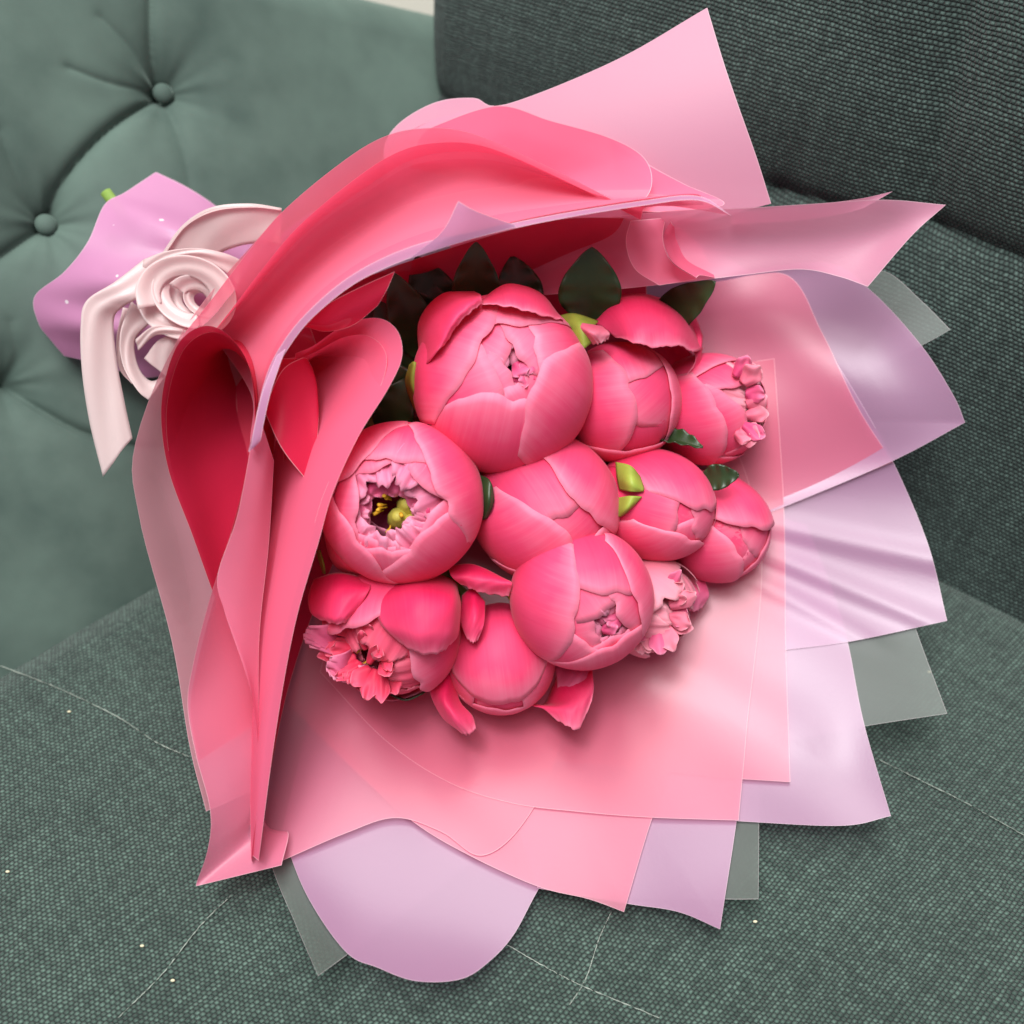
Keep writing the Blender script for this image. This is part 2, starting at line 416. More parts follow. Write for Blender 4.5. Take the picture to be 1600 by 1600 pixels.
# seat frame and legs that carry it
fr = [C0 + ta * a + tb * b + np.array([0, 0, -.13]) for a, b in ((.0, .0), (.54, .0), (.54, .54), (.0, .54))]
me = bpy.data.meshes.new('seat_frame')
me.from_pydata([tuple(p) for p in fr] + [tuple(p - np.array([0, 0, .12])) for p in fr], [], [(0, 1, 2, 3), (7, 6, 5, 4), (0, 4, 5, 1), (1, 5, 6, 2), (2, 6, 7, 3), (3, 7, 4, 0)])
link('seat_frame', me, M['weave_back'], chair)
for q in fr:
    mid = sum(fr) / 4; q2 = q * .9 + mid * .1; q2 = q2 - np.array([0, 0, .12])
    tube('leg', [q2, np.array([q2[0], q2[1], .1]), np.array([q2[0], q2[1], 0])], [.022, .018, .013], M['leg'], chair, 12, 6)
adopt(chair)

# loose threads and lint on the seat
def on_seat(px, py, lift=.0012): return P(px, py, hit(px, py, np.array([0, 0, 1.0]), np.array([0, 0, SEAT_Z - .004 + lift])))
for pts, lab in [([(0, 1040), (90, 1075), (180, 1118), (245, 1160), (295, 1182)], 'long pale thread on the woven seat beside the folded wrapping'),
                 ([(360, 1400), (310, 1450), (255, 1520), (185, 1590)], 'faint pale thread on the woven seat running below the wrapping corner'),
                 ([(955, 1425), (935, 1470), (915, 1530), (890, 1570)], 'short fuzzy thread on the seat hanging below pink film corner'),
                 ([(790, 1475), (860, 1515), (920, 1545), (1030, 1590)], 'pale thread on the seat that crosses the short fuzzy thread'),
                 ([(1370, 1185), (1430, 1215), (1510, 1255), (1600, 1305)], 'straight pale thread on the seat right of the lilac film corner')]:
    lab = lab.replace(' right of', ' beside')
    o = tube('loose_thread', [on_seat(*q) for q in pts], .00016, M['thread'], None, 5, 60)
    V = np.array([v.co for v in o.data.vertices]); V += RNG.normal(0, .00012, V.shape)
    o.data.vertices.foreach_set('co', V.astype(np.float32).ravel())
    o['label'] = lab; o['category'] = 'thread'; o['group'] = 'loose threads on the seat'
for px, py in [(108, 1112), (228, 902), (12, 1362), (222, 1478), (270, 1532), (1180, 1440), (1452, 1050)]:
    c = on_seat(px, py, .001); r = .0006
    th = np.linspace(0, math.pi, 6); ph = np.linspace(0, 2 * math.pi, 8, endpoint=False)
    G = c + r * np.stack([np.sin(th)[:, None] * np.cos(ph)[None] * 1.6, np.sin(th)[:, None] * np.sin(ph)[None], np.cos(th)[:, None] + 0 * ph[None]], -1)
    o = grid_obj('lint_speck', G, M['lint'], None, uv=np.zeros((6, 8, 2)), wrap=True)
    o['label'] = 'tiny pale lint speck on the green woven seat'; o['category'] = 'lint'; o['group'] = 'lint specks on the seat'

# ------------------------------------------------------------------ wrapping film
wrap = empty('bouquet_wrapping', P(700, 1000, .47), 'pink and lilac frosted film wrapping folded around the peonies', 'wrapping')
creases = [((1225, 825), (1500, 885), 18, .0010), ((1215, 872), (1440, 965), 18, .0011), ((1180, 905), (1340, 990), 16, .0009),
           ((1040, 1020), (1240, 1150), 55, .0028), ((560, 1120), (760, 1330), 40, .002), ((900, 1150), (880, 1400), 60, .002),
           ((1180, 480), (1380, 640), 50, .002)]
def fan_depth(px, py):
    dx = px - 750; dy = py - 750
    d = .49 - np.where(dy > 0, 1.65e-7, .45e-7) * dy * dy - np.where(dx > 0, .6e-7, 1.0e-7) * dx * dx
    ang = np.arctan2(dy, dx); r = np.hypot(dx, dy) / 700
    d = d + .0032 * np.sin(ang * 9 + .6) * np.clip(r - .35, 0, 1.2) + .002 * np.sin(ang * 17 + 2) * np.clip(r - .5, 0, 1)
    for (x0, y0), (x1, y1), sg, am in creases:
        ex, ey = x1 - x0, y1 - y0; L = math.hypot(ex, ey); k = ((px - x0) * ex + (py - y0) * ey) / L / L
        dist = np.abs((px - x0) * ey - (py - y0) * ex) / L
        d = d - am * np.exp(-(dist / sg) ** 2) * np.exp(-np.maximum(0, np.maximum(-k, k - 1)) ** 2 * 18)
    return d
EDGE = []
def fan(mat, rim, layer, T=(600, 650), curl=0.0, seed=0, nv=26):
    rim = [(x[0], x[1], 0, x[2] if len(x) > 2 else 0) for x in rim]
    rp = resamp(rim, 130)[:, :2]
    v = np.linspace(0, .96, nv)[:, None, None] ** 1.3
    g = rp[None] * (1 - v) + np.array(T)[None, None] * v
    d = fan_depth(g[..., 0], g[..., 1]) - .0013 * layer
    d = d - curl * np.exp(-v[..., 0] / .12) + .0004 * np.sin(g[..., 0] / 90 + seed * 2.1) * np.cos(g[..., 1] / 110 + seed)
    lim = seat_depth(0, 1) * 0 + HEIGHT / (math.sin(PITCH) - (800 - g[..., 1]) / 1600 * math.cos(PITCH)) - .004
    l2 = lim - .0011 * layer; d = -.005 * np.logaddexp(-d / .005, -l2 / .005)
    W = CAM + d[..., None] * (FWD + ((g[..., 0] - 800) / 1600)[..., None] * RIGHT + ((800 - g[..., 1]) / 1600)[..., None] * UP)
    return grid_obj('film_sheet', W, M[mat], wrap, uv=edge_uv(W))
fan('frost_film', [(1250, 430), (1330, 430), (1385, 425), (1440, 470), (1485, 515, 1), (1440, 540), (1300, 610)], 0, seed=1)
fan('frost_film', [(1340, 780), (1400, 880), (1432, 985), (1480, 1115, 1), (1350, 1135), (1180, 1165), (1000, 1185)], 0, seed=2)
fan('frost_film', [(1185, 1050), (1186, 1280), (1185, 1405, 1), (1130, 1405), (950, 1400), (820, 1385)], 0, seed=3)
fan('fan_lilac', [(930, 1250), (880, 1330), (840, 1392), (803, 1460), (765, 1502), (720, 1530), (650, 1533), (590, 1512), (540, 1487), (480, 1400), (440, 1300)], .6, curl=.002, seed=4)
fan('frost_film', [(370, 1180), (425, 1355), (460, 1440), (497, 1525, 1), (545, 1490), (650, 1412), (750, 1337), (830, 1270)], .1, seed=5)
fan('fan_lilac', [(1150, 425), (1290, 410), (1362, 455), (1440, 540), (1490, 618), (1508, 660, 1), (1395, 720), (1225, 792), (1100, 840)], 1, curl=.004, seed=6)
fan('fan_lilac', [(1290, 540), (1340, 620), (1395, 720), (1450, 850), (1480, 970, 1), (1325, 1003), (1180, 1022), (1000, 1055)], 1.6, seed=7)
fan('fan_lilac', [(1260, 820), (1300, 920), (1325, 1005), (1350, 1130), (1392, 1275, 1), (1320, 1290), (1185, 1285), (1000, 1272), (850, 1262)], 1, seed=8)
fan('fan_lilac', [(1170, 1000), (1160, 1200), (1150, 1290), (1125, 1452, 1), (1060, 1425), (980, 1412), (840, 1388)], 1.8, curl=.001, seed=9)
fan('fan_pink', [(1120, 440), (1230, 430), (1285, 520), (1340, 635), (1395, 722, 1), (1300, 760), (1225, 790), (1100, 850)], 3, seed=10)
fan('fan_pink', [(1210, 560), (1225, 790), (1228, 1000), (1235, 1222, 1), (1130, 1215), (1040, 1205), (870, 1190), (720, 1180)], 3.4, seed=11)
fan('fan_pink', [(1070, 1050), (1045, 1200), (1012, 1300), (975, 1425, 1), (920, 1405), (840, 1385), (730, 1335), (640, 1280), (540, 1190), (450, 1100)], 3.4, curl=.001, seed=12)
fan('fan_pink', [(1130, 640), (1190, 850), (1166, 1150), (1154, 1282, 1), (1010, 1277), (900, 1268), (800, 1255), (700, 1222), (600, 1155), (500, 1050)], 4.4, seed=13)
fan('fan_pink', [(900, 1000), (870, 1180), (815, 1290), (752, 1337), (690, 1300), (618, 1278), (540, 1302), (425, 1352, 1), (400, 1250), (400, 1100)], 4.2, seed=15)

def sheet(mat, rows, nu=70, nv=34, name='film_sheet', parent=None, nz=.0006, seed=0):
    rows = [[P(*q[:3]) for q in r] for r in rows]
    G = spline_grid(rows, nu, nv)
    return grid_obj(name, G, M[mat], parent or wrap, uv=edge_uv(G))
def sheet_c(mat, rows, nu=110, nv=24, **k):
    """first row may hold sharp corners: (px, py, d, 1)"""
    r2 = []
    for r in rows:
        r = [tuple(q) + ((0,) if len(q) == 3 else ()) for q in r]
        r2.append(crom([(*P(*q[:3]), q[3]) for q in r], nu))
    a = np.array(r2); G = np.stack([crom(a[:, j], nv) for j in range(nu)], 1)
    return grid_obj('film_sheet', G, M[mat], wrap, uv=edge_uv(G))

# --- outermost left sheet
sheet('dusty_film', [[(440, 330, .44), (430, 400, .46), (440, 460, .48)], [(290, 510, .435), (330, 570, .46), (400, 640, .475)],
      [(212, 690, .43), (285, 760, .455), (390, 800, .47)], [(218, 810, .428), (300, 880, .45), (390, 900, .462)],
      [(268, 1000, .424), (335, 1020, .44), (420, 1010, .452)], [(296, 1165, .421), (340, 1160, .43), (398, 1138, .438)],
      [(322, 1268, .420), (345, 1258, .425), (392, 1236, .43)]])
# --- curl with the teardrop mouth
rim = [(440, 1352, .404), (305, 1385, .402, 1), (325, 1325, .401), (328, 1265, .40), (306, 1180, .398), (293, 1105, .397), (300, 1045, .395), (325, 945, .392),
       (360, 835, .390), (389, 725, .389), (398, 645, .390), (388, 570, .392), (355, 522, .394), (315, 510, .396), (275, 543, .398), (252, 630, .402), (262, 730, .407), (300, 835, .412), (325, 905, .415), (345, 960, .418)]
mid = [(450, 1300, .418), (400, 1300, .416), (405, 1250, .416), (405, 1180, .416), (400, 1120, .417), (400, 1060, .417), (405, 980, .418), (410, 900, .418),
       (415, 800, .418), (415, 720, .42), (405, 640, .425), (395, 580, .43), (370, 545, .435), (345, 540, .44), (325, 560, .44), (310, 620, .44), (318, 700, .44), (340, 780, .44), (360, 850, .44), (380, 920, .44)]
thr = [(416, 1320, .424), (412, 1260, .428), (412, 1195, .432), (418, 1140, .434), (420, 1080, .438), (424, 1010, .442), (430, 920, .446), (436, 800, .452),
       (430, 680, .46), (420, 620, .465), (410, 570, .47), (400, 530, .475), (390, 510, .48), (385, 510, .48), (380, 520, .48), (385, 550, .48), (395, 600, .48), (410, 650, .475), (420, 700, .47), (430, 760, .465)]
sheet_c('pink_film', [rim[:9], mid[:9], thr[:9]], 90, 24)
sheet_c('shade_tinted_film', [rim[8:], mid[8:], thr[8:]], 110, 24)
rim2 = [(x + (8 if i > 11 else 4), y + 10, d + .004) for i, (x, y, d, *_) in enumerate(rim)][4:]
sheet_c('shade_tinted_film', [rim2, [(x + 3, y + 6, d + .003) for x, y, d in mid][4:], [(x, y, d + .002) for x, y, d in thr][4:]], 120, 20)
# thin front fold of that curl
sheet('pink_film', [[(402, 640, .387), (372, 800, .387), (340, 900, .389), (352, 960, .392)], [(418, 690, .392), (398, 830, .394), (375, 960, .396), (392, 1080, .398)],
      [(428, 720, .40), (420, 850, .402), (405, 1000, .404), (405, 1180, .404)]], 50, 20)
# --- inner sheet beside the flowers
rim = [(404, 1345, .398), (430, 1150, .394), (460, 980, .388), (497, 850, .383), (520, 770, .381), (560, 682, .380), (606, 608, .381), (628, 558, .383), (621, 517, .386), (590, 497, .390), (540, 507, .396), (490, 540, .402), (462, 552, .408)]
mid = [(398, 1340, .402), (405, 1160, .402), (415, 1000, .404), (432, 880, .406), (450, 790, .408), (480, 700, .410), (510, 640, .413), (530, 590, .416), (535, 560, .42), (520, 545, .424), (495, 550, .428), (470, 565, .43), (455, 580, .43)]
thr = [(392, 1335, .408), (390, 1150, .418), (395, 1010, .425), (405, 900, .432), (415, 800, .44), (425, 720, .445), (440, 650, .45), (450, 610, .455), (455, 580, .46), (455, 565, .46), (450, 560, .46), (440, 570, .46), (435, 590, .46)]
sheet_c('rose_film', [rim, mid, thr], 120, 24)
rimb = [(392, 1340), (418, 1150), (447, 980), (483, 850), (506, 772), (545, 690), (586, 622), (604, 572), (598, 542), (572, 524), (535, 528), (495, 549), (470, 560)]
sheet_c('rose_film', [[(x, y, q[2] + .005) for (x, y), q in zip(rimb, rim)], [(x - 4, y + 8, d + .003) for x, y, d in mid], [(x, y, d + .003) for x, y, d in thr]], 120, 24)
# lobe inside, its shade painted into the film colour
sheet('shade_tinted_film', [[(412, 640, .402), (440, 700, .398), (480, 752, .404)], [(440, 580, .398), (470, 640, .404), (492, 715, .406)],
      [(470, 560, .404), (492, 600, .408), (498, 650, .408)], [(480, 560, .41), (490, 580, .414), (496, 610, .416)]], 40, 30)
sheet('shade_tinted_film', [[(470, 560, .412), (490, 640, .416), (488, 760, .412), (440, 1000, .410)], [(420, 560, .43), (440, 660, .43), (440, 780, .428), (405, 1050, .415)]], 50, 16)
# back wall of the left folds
sheet('shade_tinted_film', [[(360, 480, .48), (460, 440, .475), (560, 430, .47), (660, 420, .47)], [(370, 650, .465), (450, 640, .47), (540, 640, .475), (640, 640, .48)],
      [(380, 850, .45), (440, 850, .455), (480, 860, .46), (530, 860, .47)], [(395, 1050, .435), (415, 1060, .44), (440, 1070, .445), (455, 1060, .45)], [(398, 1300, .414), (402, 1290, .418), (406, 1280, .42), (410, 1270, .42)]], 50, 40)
# --- upper collar (a trough with a free outline and a front lip)
out = [(262, 560, .45), (275, 540, .44), (292, 516, .425), (332, 466, .42), (384, 398, .415), (440, 332, .412), (520, 264, .41), (590, 218, .41), (655, 201, .41), (735, 208, .408), (860, 262, .405), (975, 322, .402)]
m1 = [(318, 520, .46), (335, 512, .458), (360, 500, .455), (395, 465, .452), (450, 405, .45), (510, 350, .448), (590, 300, .445), (660, 265, .44), (740, 255, .435), (830, 265, .43), (920, 300, .42), (1010, 324, .408)]
m2 = [(390, 610, .44), (396, 588, .438), (408, 560, .436), (440, 505, .435), (500, 440, .434), (570, 390, .432), (650, 348, .43), (740, 322, .426), (830, 312, .42), (910, 308, .412), (980, 312, .405), (1050, 322, .396)]
lip = [(395, 702, .385), (412, 655, .382), (428, 590, .380), (450, 545, .379), (490, 495, .378), (560, 440, .377), (650, 400, .377), (750, 370, .377), (860, 345, .378), (1000, 322, .380), (1090, 313, .382), (1143, 337, .384)]
sheet_c('pink_film', [out, m1, m2, lip], 110, 40)
sheet_c('rose_film', [[(x + 26, y + 22, d + .006) for x, y, d in out], [(x, y, d + .005) for x, y, d in m1], [(x, y, d + .005) for x, y, d in m2], [(x - 4, y - 10, d + .005) for x, y, d in lip[:-1]] + [(1100, 320, .388)]], 100, 30)
# lilac hem on the lip, with its tail and its turned corner
hem_in = [(388, 705, .384), (396, 672, .380), (412, 600, .378), (434, 548, .377), (478, 490, .376), (552, 428, .375), (645, 384, .375), (748, 360, .3755), (858, 337, .3765), (1000, 314, .3785), (1090, 306, .381), (1143, 337, .3835)]
sheet_c('lilac_film', [[(x, y, d - .0012) for x, y, d in lip], hem_in], 100, 6)
sheet('lilac_film', [[(640, 404, .374), (690, 362, .371), (716, 314, .367)], [(725, 377, .374), (745, 352, .371), (745, 330, .368)], [(806, 354, .375), (806, 353, .375), (806, 352, .375)]], 20, 20)
sheet('lilac_film', [[(446, 545, .377), (424, 610, .377), (412, 662, .379), (406, 690, .381), (390, 704, .384)], [(432, 556, .377), (410, 612, .377), (398, 664, .379), (391, 702, .381), (388, 706, .384)]], 30, 6)
# roll behind the collar
# tall sheet behind, with the top corner
def poly(mat, rim, T, nv=24, bulge=0, n=130, dfun=None):
    rp = resamp([tuple(q) + ((0,) if len(q) == 3 else ()) for q in rim], n)
    v = (np.linspace(0, .97, nv)[:, None] ** 1.2)
    out = []
    for k in range(nv):
        g = rp * (1 - v[k]) + np.array(T) * v[k]
        g[:, 2] += bulge * math.sin(math.pi * v[k, 0])
        if dfun: g[:, 2] = dfun(g[:, 0], g[:, 1])
        out.append([P(*q) for q in g])
    out = np.array(out); return grid_obj('film_sheet', out, M[mat], wrap, uv=edge_uv(out))
poly('rose_film', [(640, 262, .44), (655, 215, .44), (690, 192, .438), (780, 165, .436), (860, 188, .432), (950, 214, .428), (1003, 243, .425), (1019, 278, .422), (1008, 310, .418), (968, 324, .415), (900, 320, .425)], (800, 300, .45), n=110)
poly('rose_film', [(950, 214, .442), (1010, 255, .436), (1070, 288, .428), (1132, 318, .415), (1060, 330, .42), (980, 330, .43)], (980, 300, .44), n=60, nv=10)
poly('pale_film', [(610, 300, .46), (600, 235, .458), (622, 194, .456), (680, 160, .452), (740, 153, .45), (790, 163, .448), (960, 95, .44), (1105, 12, .432, 1), (1130, 95, .432), (1152, 160, .432), (1182, 245, .432), (1205, 318, .43, 1), (1100, 345, .43), (1000, 360, .44)], (720, 400, .48), dfun=lambda x, y: .464 - 5.4e-5 * (x - 610) + .0035 * np.sin((y + .25 * x) / 95.0) + 3e-5 * (y - 200))
poly('pale_film', [(600, 300, .466), (615, 240, .464), (640, 205, .46), (700, 180, .457), (780, 170, .453), (870, 190, .45), (960, 230, .446), (1050, 280, .44), (1120, 315, .432), (1050, 350, .44)], (720, 400, .485), bulge=.004)
# upper right wall
sheet_c('pale_film', [[(760, 400, .46), (900, 350, .44), (1040, 330, .42), (1143, 326, .408), (1260, 319, .404), (1380, 312, .402), (1478, 320, .400)],
        [(800, 430, .465), (920, 400, .45), (1050, 385, .435), (1160, 378, .422), (1270, 372, .416), (1370, 366, .411), (1425, 368, .404)],
        [(830, 462, .455), (930, 455, .442), (1060, 442, .43), (1160, 430, .424), (1250, 421, .42), (1310, 432, .416), (1356, 448, .412)]], 100, 24)
sheet_c('pale_film', [[(1143, 332, .414), (1250, 322, .411), (1340, 311, .409), (1395, 299, .406)], [(1143, 350, .42), (1240, 345, .418), (1310, 335, .414), (1350, 325, .41)]], 40, 8)
sheet('rose_film', [[(1048, 345, .414), (1036, 370, .412), (1050, 408, .412), (1088, 434, .414)], [(1052, 352, .425), (1050, 375, .43), (1065, 405, .43), (1095, 430, .42)], [(1060, 355, .43), (1090, 380, .44), (1105, 405, .44), (1118, 434, .424)]], 30, 20)
sheet('pink_film', [[(985, 345, .418), (978, 380, .416), (992, 420, .418), (1030, 446, .42)], [(1040, 340, .425), (1036, 375, .428), (1050, 410, .428), (1090, 436, .424)]], 30, 14)
# (small lobe uses the same shade-darkened pink)
# inner wall above the flowers, pocket shade put into its colour, and the small lobe at its end
sheet('shade_tinted_film', [[(480, 500, .455), (560, 440, .44), (680, 395, .43), (860, 345, .43), (1000, 340, .43)], [(500, 560, .47), (600, 500, .47), (700, 460, .468), (880, 430, .465), (1010, 430, .462)],
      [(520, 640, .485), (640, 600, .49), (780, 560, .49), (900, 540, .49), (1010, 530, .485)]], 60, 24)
sheet('shade_tinted_film', [[(468, 500, .392), (520, 470, .388), (570, 445, .386), (617, 424, .385)], [(472, 508, .394), (515, 505, .390), (560, 480, .388), (605, 452, .386)],
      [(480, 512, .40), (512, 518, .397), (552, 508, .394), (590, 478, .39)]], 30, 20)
# hidden back of the cone, so the bouquet is closed from behind
sheet('lilac_film', [[(330, 480, .50), (420, 380, .50), (560, 300, .49), (800, 270, .47), (1000, 330, .47), (1200, 440, .475)], [(350, 540, .515), (450, 500, .52), (600, 470, .52), (850, 470, .52), (1050, 520, .505), (1200, 600, .49)],
      [(370, 620, .49), (480, 640, .515), (640, 680, .53), (850, 720, .53), (1050, 740, .515), (1180, 780, .50)]], 60, 24)

# --- sleeve round the stems
rimE = [(243, 269, .488), (196, 300, .474), (163, 320, .466), (137, 378, .458), (100, 425, .458), (54, 463, .464), (60, 505, .470), (78, 530, .478), (100, 556, .488)]
mid1 = [(290, 292, .490), (260, 320, .472), (235, 345, .462), (210, 395, .454), (180, 440, .452), (150, 480, .456), (145, 515, .464), (150, 545, .474), (160, 570, .488)]
mid2 = [(336, 322, .492), (325, 345, .474), (310, 375, .462), (290, 410, .455), (270, 450, .452), (250, 490, .456), (240, 525, .464), (235, 555, .476), (232, 590, .49)]
bind = [(400, 375, .495), (395, 395, .482), (385, 420, .472), (372, 445, .466), (360, 470, .464), (345, 495, .466), (335, 520, .472), (325, 545, .482), (318, 565, .495)]
M['sleeve'] = film('lilac_sleeve', (.66, .29, .51), .05, rough=.34, specks=True)
mid1 = [(x, y, d + (.0035 if i % 2 else -.002)) for i, (x, y, d) in enumerate(mid1)]
mid2 = [(x, y, d + (.004 if i % 2 else -.002)) for i, (x, y, d) in enumerate(mid2)]
sl = sheet('sleeve', [rimE, mid1, mid2, bind], 60, 40, name='stem_sleeve')
sheet('sleeve', [[(x + (2 if i < 5 else 2), y, .492 + .004 * math.sin(i)) for i, (x, y, d) in enumerate(r)] for r in (rimE, mid1, mid2, bind)], 40, 20, name='stem_sleeve')
for q in [(190, 330), (215, 318), (275, 325), (285, 318), (155, 375), (150, 345), (205, 360), (262, 300), (180, 400), (240, 330), (290, 330), (170, 325)]:
    c = P(q[0], q[1], .4545 + .02 * max(0, (380 - q[1]) / 100)); th = np.linspace(0, math.pi, 5); ph = np.linspace(0, 2 * math.pi, 7, endpoint=False)
names = {'lilac_film': 'lilac film sheet', 'frost_film': 'clear frosted film sheet', 'dusty_film': 'dusty pink film sheet', 'fan_lilac': 'lilac film sheet', 'shade_tinted_film': 'pink film fold with shade in its colour', 'pale_film': 'pale pink film sheet'}
for ch in wrap.children:
    nm = ch.data.materials[0].name
    if nm in names: ch['label'] = names[nm]
adopt(wrap)

# ------------------------------------------------------------------ ribbon
rib = empty('satin_ribbon', P(290, 460, .45), 'pale pink satin ribbon bow tied round the stem sleeve', 'ribbon')
def strip(name, a, b, nu=60, nv=8, bow=0):
    nv = 12
    a = crom([P(*q) for q in a], nu); b = crom([P(*q) for q in b], nu)
    k = np.linspace(0, 1, nv)[:, None, None]
    G = a[None] * (1 - k) + b[None] * k
    nrm = cvec(0, 0, 1); al = np.linspace(0, 1, nu)[None, :, None]
    G = G + (.5 * bow * np.sin(math.pi * k) + .0007 * np.sin(k * 7 + al * 9) * np.sin(math.pi * k)) * nrm
    uv = np.stack(np.broadcast_arrays(k[..., 0], np.linspace(0, 1, nu)[None]), -1)
    return grid_obj(name, G, M['satin'], rib, uv=uv, thick=.00015)
# hanging tail
strip('ribbon_tail', [(225, 405, .436), (180, 440, .430), (135, 470, .428), (126, 510, .428), (128, 580, .430), (140, 660, .433), (161, 745, .436)],
      [(245, 440, .436), (215, 466, .433), (192, 480, .434), (178, 500, .436), (182, 560, .437), (195, 630, .438), (207, 685, .439)], 70, 8, .002)
# crossing band from tail to knot
strip('ribbon_loop', [(225, 405, .434), (262, 392, .432), (310, 388, .434), (352, 396, .438), (380, 408, .444)], [(222, 440, .436), (255, 412, .434), (310, 404, .436), (350, 424, .440), (374, 448, .446)], 40, 8, .001)
# large loop over the sleeve, upper side
strip('ribbon_loop', [(250, 400, .446), (285, 352, .44), (330, 324, .436), (390, 318, .438), (440, 325, .444)], [(300, 440, .452), (335, 402, .448), (372, 385, .446), (410, 380, .447), (440, 385, .45)], 40, 8, .002)
strip('ribbon_loop', [(262, 388, .448), (300, 345, .444), (345, 325, .441), (400, 322, .443), (440, 332, .448)], [(258, 396, .442), (290, 354, .438), (335, 330, .434), (392, 324, .436), (440, 328, .442)], 40, 5, .0)
# rosette of coiled loops
def coil(cx, cy, rx, ry, a0, a1, w, d0, d1, tilt=0, n=14):
    a, b = [], []
    for k in range(n):
        t = k / (n - 1); an = R(a0 + (a1 - a0) * t); d = d0 + (d1 - d0) * t
        ca, sa = math.cos(an), math.sin(an); x, y = rx * ca, ry * sa
        x, y = x * math.cos(tilt) - y * math.sin(tilt), x * math.sin(tilt) + y * math.cos(tilt)
        a.append((cx + x, cy + y, d)); s = 1 - w / max(rx, ry)
        b.append((cx + x * s, cy + y * s, d + .005))
    strip('ribbon_loop', a, b, 60, 6, 0)
coil(290, 465, 80, 66, 150, 520, 40, .430, .437, .2)
coil(300, 462, 66, 50, 60, 420, 30, .432, .438, .4)
coil(305, 470, 50, 40, 200, 560, 30, .436, .442, .3)
coil(318, 470, 34, 24, 20, 380, 18, .438, .443, .5)
# loops hanging below the knot
strip('ribbon_loop', [(205, 470, .442), (188, 520, .440), (192, 570, .440), (215, 610, .440), (232, 625, .442)], [(240, 500, .446), (212, 530, .446), (215, 570, .446), (235, 595, .448), (262, 585, .452)], 40, 6, .001)
strip('ribbon_loop', [(192, 480, .446), (182, 530, .444), (186, 575, .444), (206, 600, .446)], [(214, 486, .45), (196, 530, .448), (198, 570, .448), (214, 590, .45)], 40, 6, 0)
strip('ribbon_loop', [(212, 530, .436), (240, 510, .434), (280, 512, .435), (320, 520, .438)], [(216, 548, .438), (244, 524, .436), (280, 528, .437), (318, 545, .441)], 30, 5, .001)
strip('ribbon_loop', [(225, 560, .442), (250, 530, .440), (290, 520, .442)], [(262, 590, .446), (275, 570, .446), (310, 550, .448)], 30, 6, .002)
adopt(rib)

# ------------------------------------------------------------------ peonies
def frame(axis, roll):
    a = cvec(*axis); a = a / np.linalg.norm(a)
    h = np.cross(a, UP); h /= np.linalg.norm(h); k = np.cross(a, h)
    return a, math.cos(roll) * h + math.sin(roll) * k, -math.sin(roll) * h + math.cos(roll) * k

def petal(parent, c, rad, fr, phi, t0, t1, wmax, mat='petal', lift=0.0, flare=0.0, curl=0.0, tipw=.62, rag=.011, long=1.08, seed=0, nu=30, nv=24, name='petal', rip=0.0, side_in=.005):
    """petal lying on an egg-shaped bud: t = angle from the bud's base, s = across"""
    a, h, k = fr
    rng = np.random.default_rng(seed + 1000)
    d = math.cos(phi) * h + math.sin(phi) * k; side = np.cross(a, d)
    s = np.linspace(-1, 1, nu)[None, :]; v = np.linspace(0, 1, nv)[:, None]
    ragged = rag * noise1(s * 3.2, seed) + rag * .35 * noise1(s * 6.0, seed + 3)
    tip = 1 - .20 * np.abs(s) ** 2.4 + ragged - rag * 1.6 * np.exp(-((s - rng.uniform(-.3, .3)) / .10) ** 2)
    vv = v * tip
    t = R(t0) + vv * R(t1 - t0)
    w = R(wmax) * (np.sin(np.clip(vv, 0, 1) ** .75 * math.pi * tipw) ** .65) * (1 + rag * .8 * noise1(v * 6, seed + 7))
    lat = s * np.maximum(w, R(4))
    m = -np.cos(t)[..., None] * a + np.sin(t)[..., None] * d
    dirv = np.cos(lat)[..., None] * m + np.sin(lat)[..., None] * side
    r = rad * (1 + .48 * lift - side_in * np.abs(s) ** 6 - .005 * v ** 9 + flare * vv ** 2.2 + curl * np.clip(vv - .72, 0, 1) ** 2 * 9)
    r = r * (1 + .007 * noise1(s * 2.2 + v * 1.5, seed + 11) + rip * noise1(s * 7 + v * 2, seed + 5) * v)
    W = dirv * r[..., None]
    al = (W @ a)[..., None] * a
    W = W + al * (long - 1)
    return grid_obj(name, c + W, M[mat], parent, thick=.00022)

def sepal_patch(parent, rows, mat='sepal', name='sepal'):
    G = spline_grid([[P(*q) for q in r] for r in rows], 14, 14)
    return grid_obj(name, G, M[mat], parent, thick=.0006)

def leafblade(parent, base, tip, width, bow=.004, side=None, mat='leaf', name='leaf', nu=13, nv=26, cup=.2):
    b = P(*base); e = P(*tip); ax = e - b; L = np.linalg.norm(ax); ax /= L
    sd = np.cross(ax, cvec(*(side or (0, 0, 1)))); sd /= np.linalg.norm(sd); nn = np.cross(sd, ax)
    s = np.linspace(-1, 1, nu)[None, :, None]; v = np.linspace(0, 1, nv)[:, None, None]
    w = width * np.sin(np.clip(v, 0, 1) ** .8 * math.pi) ** .8 + .0004
    G = b + ax * L * v + sd * s * w + nn * (cup * w * np.abs(s) ** 1.5 + bow * np.sin(v * math.pi) + .0006 * np.sin(v * 26) * s * s)
    return grid_obj(name, G, M[mat], parent, thick=.0004)

def patch(parent, rows, mat='petal', name='petal', nu=26, nv=26, seed=0, rag=.0006):
    G = spline_grid([[P(*q) for q in r] for r in rows], nu, nv)
    v = np.linspace(0, 1, nv)[:, None, None]; e = np.linspace(0, 1, nu)[None, :, None]
    G = G + rag * v ** 3 * noise1(e * 17, seed) * UP + rag * .8 * noise1(e * 5 + v * 4, seed + 2) * cvec(0, 0, 1)
    return grid_obj(name, G, M[mat], parent, thick=.00035)

